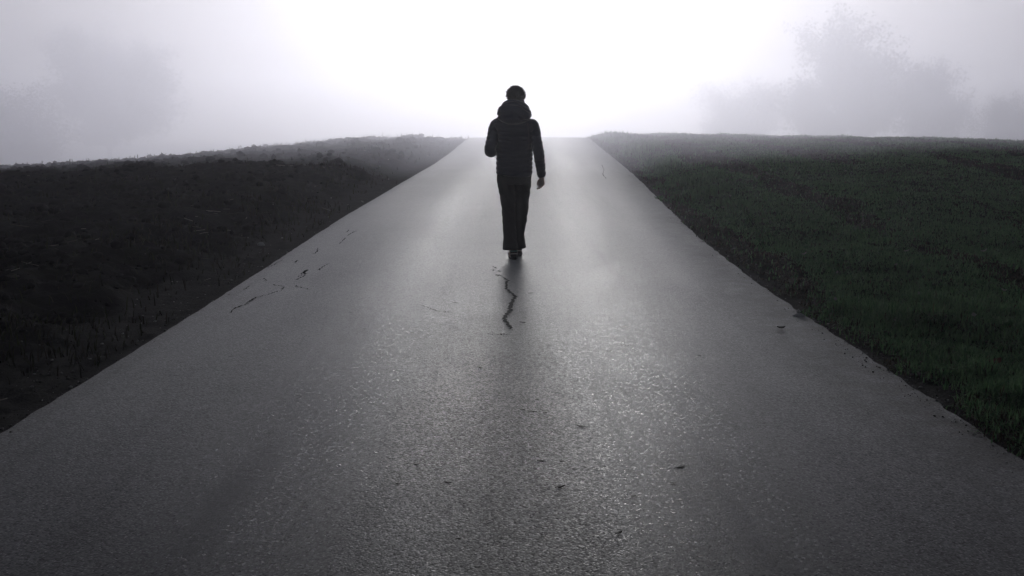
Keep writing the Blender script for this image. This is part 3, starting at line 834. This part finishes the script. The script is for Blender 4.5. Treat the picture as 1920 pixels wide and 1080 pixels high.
    def quilt(period, amp, phase, axis=None, seed=0):
        def mod(q, i, an, p, arc=None):
            return q
        return mod
    def quilted(pts, rad, seg, period, amp, seed, up=(0, 1, 0), step=0.005, expo=2.0, closed=True):
        P_, Rr, raw = resample(pts, rad, step)
        arc = np.concatenate([[0], np.cumsum(np.linalg.norm(np.diff(raw[:, :3], axis=0), axis=1))])
        def mod(q, i, an, p):
            wob = 0.010 * mnoise.noise(Vector((math.cos(an) * 2.0, math.sin(an) * 2.0, arc[i] * 3 + seed)))
            ph = (arc[i] + wob) / period
            puff = abs(math.sin(math.pi * ph)) ** 0.55
            fine = mnoise.noise(q * 26 + Vector((seed, 0, 0))) * 0.0045 + mnoise.noise(q * 60 + Vector((seed, 3, 0))) * 0.0018
            r = (q - p); 
            if r.length < 1e-6: return q
            return q + r.normalized() * (amp * (puff - 0.75) + fine)
        return tube(P_, Rr, seg, closed, up, expo, mod)
    torso = [(-0.004, 0.062, 0.893), (-0.003, 0.060, 0.905), (-0.003, 0.056, 0.935), (-0.003, 0.052, 1.00), (-0.002, 0.046, 1.10), (-0.001, 0.038, 1.20), (0, 0.028, 1.30), (0, 0.018, 1.38), (0, 0.012, 1.43), (0.002, 0.008, 1.465), (0.004, 0.006, 1.495), (0.006, 0.006, 1.53), (0.008, 0.010, 1.57)]
    trad = [(0.176, 0.126), (0.184, 0.134), (0.186, 0.137), (0.186, 0.139), (0.186, 0.139), (0.189, 0.141), (0.199, 0.144), (0.212, 0.138), (0.214, 0.124), (0.194, 0.108), (0.140, 0.094), (0.096, 0.086), (0.080, 0.080)]
    J.add(quilted(torso, trad, 96, 0.047, 0.0105, 1.0, expo=2.35))
    sl = [RS + Vector((-0.075, 0, 0.0)), RS + Vector((-0.02, 0, 0.002)), RS + Vector((0.008, -0.004, -0.045)), RS.lerp(RE, 0.5), RE, RE.lerp(RW, 0.33), RE.lerp(RW, 0.7), RE.lerp(RW, 0.93), RE.lerp(RW, 0.985)]
    J.add(quilted(sl, [0.072, 0.074, 0.068, 0.060, 0.056, 0.053, 0.048, 0.045, 0.040], 48, 0.047, 0.0055, 5.0))
    sl = [LS + Vector((0.075, 0, 0.0)), LS + Vector((0.02, 0, 0.002)), LS + Vector((-0.010, -0.004, -0.045)), LS.lerp(LE, 0.5) + Vector((-0.004, -0.004, 0)), LE + Vector((-0.002, -0.008, 0.028)), LE + Vector((0.004, 0.010, -0.006)), LE + Vector((0.026, 0.050, 0.003)), LE.lerp(LW, 0.5), LE.lerp(LW, 0.95)]
    J.add(quilted(sl, [0.072, 0.074, 0.068, 0.062, 0.060, 0.061, 0.058, 0.052, 0.045], 48, 0.047, 0.0055, 9.0))
    jacket = link('jacket', J.mesh('jacket', m_jack), person)
    # raised seams down the back and over the shoulder blades
    for name, pts in (('seam', [(0.128, -0.128, 1.435), (0.134, -0.127, 1.38), (0.140, -0.121, 1.30), (0.142, -0.108, 1.20), (0.141, -0.098, 1.10)]), ):
        P_, Rr, _ = resample(pts, [0.0035] * len(pts), 0.01)
        T_ = Shape(); T_.add(tube(P_, Rr, 8)); link(name, T_.mesh(name, m_hood), jacket)
    # hood lying in folds on the shoulders
    Hd = Shape()
    hp = [(-0.002, -0.020, 1.462), (-0.003, -0.028, 1.475), (-0.004, -0.036, 1.495), (-0.004, -0.040, 1.515), (-0.003, -0.036, 1.535), (0.000, -0.026, 1.555), (0.002, -0.016, 1.575), (0.004, -0.006, 1.595), (0.006, 0.004, 1.612), (0.008, 0.010, 1.622), (0.009, 0.014, 1.618), (0.010, 0.018, 1.600)]
    hr = [(0.120, 0.085), (0.152, 0.112), (0.174, 0.132), (0.179, 0.138), (0.177, 0.138), (0.168, 0.132), (0.153, 0.124), (0.144, 0.118), (0.128, 0.108), (0.100, 0.094), (0.074, 0.076), (0.066, 0.068)]
    P_, Rr, raw = resample(hp, hr, 0.004)
    def hmod(q, i, an, p):
        z = p.z; r = (q - p); r = r.normalized() if r.length > 1e-6 else Vector((0, 0, 1))
        w = 0.010 * math.sin(2 * an + 0.6) + 0.012 * mnoise.noise(Vector((math.cos(an), math.sin(an), 0.3)) * 1.3)
        f = 0
        for zc, dp in ((1.503, 0.018), (1.553, 0.016), (1.588, 0.012)): f -= dp * math.exp(-((z + w - zc) / 0.0055) ** 2)
        f += 0.006 * mnoise.noise(q * 20) + 0.0025 * mnoise.noise(q * 55)
        if math.sin(an) > 0.35: f -= 0.03 * (math.sin(an) - 0.35)      # open at the throat
        return q + r * f
    Hd.add(tube(P_, Rr, 96, True, (0, 1, 0), 2.1, hmod))
    link('hood', Hd.mesh('hood', m_hood), jacket)
    # ---- trousers: flared legs merging into the seat
    T = Shape()
    pts, rr, _ = resample([(-0.003, 0.062, 0.80), (-0.003, 0.060, 0.86), (-0.003, 0.058, 0.95)], [(0.168, 0.115), (0.176, 0.125), (0.165, 0.115)], 0.02)
    T.add(tube(pts, rr, 48, expo=2.3))
    def wrink(seed):
        def mod(q, i, an, p):
            r = (q - p); r = r.normalized() if r.length > 1e-6 else Vector((0, 0, 1))
            z = q.z; v = 0.009 * mnoise.noise(Vector((q.x * 9 + seed, q.y * 9, q.z * 14 + q.x * 10)))
            v += 0.0022 * math.exp(-((z - 0.46) / 0.16) ** 2) * math.sin(z * 80 + 3 * math.cos(an + seed) + q.x * 30)
            v += 0.002 * math.exp(-((z - 0.72) / 0.10) ** 2) * math.sin(z * 110 + 4 * q.x * 12 + seed)
            return q + r * v
        return mod
    pts, rr, _ = resample([(-0.092, 0.062, 0.90), (-0.090, 0.066, 0.82), (-0.080, 0.072, 0.72), (-0.068, 0.076, 0.60), (-0.062, 0.074, 0.50), (-0.057, 0.060, 0.38), (-0.050, 0.038, 0.26), (-0.046, 0.018, 0.16), (-0.044, 0.006, 0.100), (-0.044, 0.005, 0.094)],
                         [(0.090, 0.112), (0.090, 0.112), (0.082, 0.100), (0.075, 0.090), (0.072, 0.084), (0.068, 0.084), (0.068, 0.090), (0.076, 0.102), (0.081, 0.112), (0.060, 0.090)], 0.012)
    T.add(tube(pts, rr, 40, expo=2.2, mod=wrink(1.0)))
    pts, rr, _ = resample([(0.086, 0.062, 0.90), (0.085, 0.080, 0.82), (0.081, 0.112, 0.72), (0.075, 0.160, 0.60), (0.070, 0.196, 0.50), (0.064, 0.214, 0.38), (0.053, 0.226, 0.25), (0.056, 0.236, 0.16), (0.060, 0.240, 0.092), (0.060, 0.240, 0.086)],
                         [(0.090, 0.112), (0.089, 0.112), (0.082, 0.100), (0.074, 0.090), (0.072, 0.086), (0.063, 0.084), (0.056, 0.088), (0.058, 0.098), (0.062, 0.108), (0.045, 0.085)], 0.012)
    T.add(tube(pts, rr, 40, expo=2.2, mod=wrink(4.0)))
    link('trousers', T.mesh('trousers', m_trou, 0.007, 2), person)
    # ---- shoes
    def shoe(A_, lab):
        S = Shape(); x, y = A_.x, A_.y
        pts, rr, _ = resample([(x, y - 0.052, 0.062), (x, y - 0.035, 0.062), (x, y + 0.03, 0.060), (x, y + 0.10, 0.050), (x + 0.004, y + 0.17, 0.040), (x + 0.004, y + 0.215, 0.032), (x + 0.004, y + 0.232, 0.028)],
                             [(0.022, 0.030), (0.036, 0.046), (0.040, 0.046), (0.044, 0.038), (0.047, 0.029), (0.038, 0.020), (0.014, 0.008)], 0.01)
        S.add(tube(pts, rr, 32, up=(0, 0, 1), expo=2.4))
        P_, Rr, _ = resample([(x, y - 0.008, 0.07), (x, y - 0.010, 0.082), (x, y - 0.012, 0.091)], [(0.038, 0.044), (0.036, 0.040), (0.037, 0.042)], 0.006)
        S.add(tube(P_, Rr, 32))
        sh = link('shoe', S.mesh('shoe', m_shoe, 0.004, 2), person)
        if lab: sh['label'] = lab
        O = Shape()
        outl = []
        for j in range(48):
            an = 6.2832 * j / 48; yy = y + 0.088 + 0.152 * math.sin(an)
            hw = (0.050 if math.sin(an) > 0 else 0.044) * abs(math.cos(an)) ** 0.55 * (1 if math.cos(an) > 0 else -1)
            outl.append((x + hw, yy))
        V = [(a, b, 0.0) for a, b in outl] + [(x + (a - x) * 1.04, y + 0.088 + (b - y - 0.088) * 1.02, 0.013) for a, b in outl] + [(x + (a - x) * 1.0, b, 0.028) for a, b in outl] + [(x + (a - x) * 0.85, y + 0.088 + (b - y - 0.088) * 0.93, 0.031) for a, b in outl]
        n = 48
        F = [(r_ * n + j, r_ * n + (j + 1) % n, (r_ + 1) * n + (j + 1) % n, (r_ + 1) * n + j) for r_ in range(3) for j in range(n)]
        F += [tuple(range(n))[::-1], tuple(range(3 * n, 4 * n))]
        O.add((V, F)); link('sole', O.mesh('sole', m_sole), sh)
        L_ = Shape()
        ring = [(x + 0.0385 * math.cos(t), y - 0.012 + 0.0435 * math.sin(t), 0.090) for t in np.linspace(0, 6.2832, 33)]
        L_.add(tube(ring, [(0.0045, 0.006)] * 33, 8, False, (0, 0, 1))); link('lining', L_.mesh('lining', m_line), sh)
        K_ = Shape()
        ring = [(x + 0.0415 * math.cos(t), y - 0.013 + 0.0455 * math.sin(t), 0.052 + 0.012 * math.cos(t - 4.9)) for t in np.linspace(3.5, 5.95, 20)]
        K_.add(tube(ring, [(0.003, 0.0045)] * 20, 8, True, (0, 0, 1))); link('heel_strip', K_.mesh('heel_strip', m_strip), sh)
        return sh
    shoe(Vector((-0.012, -0.005, 0)), 'trailing dark brown shoe with its heel showing under the flared hem')
    shoe(Vector((0.038, 0.235, 0)), 'leading shoe mostly hidden by the trouser hem')
    return person
build_person()



# ------------------------------------------------------------------ air
def volume_mat(name, dens, g, col=(0.920, 0.922, 1.0)):
    k = NT(name)
    v = k.n('VolumePrincipled')
    k.set(v, 'Color', (*col, 1)); k.set(v, 'Density', dens); k.set(v, 'Anisotropy', g)
    k.t.links.new(v.outputs[0], k.out.inputs['Volume'])
    return k.m
def box_mesh(name, a, b, m):
    me = bpy.data.meshes.new(name)
    v = [(x, y, z) for z in (a[2], b[2]) for y in (a[1], b[1]) for x in (a[0], b[0])]
    me.from_pydata(v, [], [(0, 2, 3, 1), (4, 5, 7, 6), (0, 1, 5, 4), (2, 6, 7, 3), (0, 4, 6, 2), (1, 3, 7, 5)])
    me.materials.append(m)
    return me
def build_bank():
    bm = bmesh.new()
    bmesh.ops.create_uvsphere(bm, u_segments=64, v_segments=32, radius=1.0)
    for v in bm.verts:
        v.co = Vector((1.0 + v.co.x * 60, 37 + v.co.y * 17, 0.3 + v.co.z * 6.8))
    me = bpy.data.meshes.new('fog_bank'); bm.to_mesh(me); bm.free()
    me.materials.append(volume_mat('thick_fog', 0.062, 0.70))
    link('fog_bank', me, kind='stuff')
link('haze', box_mesh('haze', (-4600, -40, -16), (4600, 640, 26), volume_mat('thin_haze', 0.0028, 0.70)), kind='stuff')
build_bank()
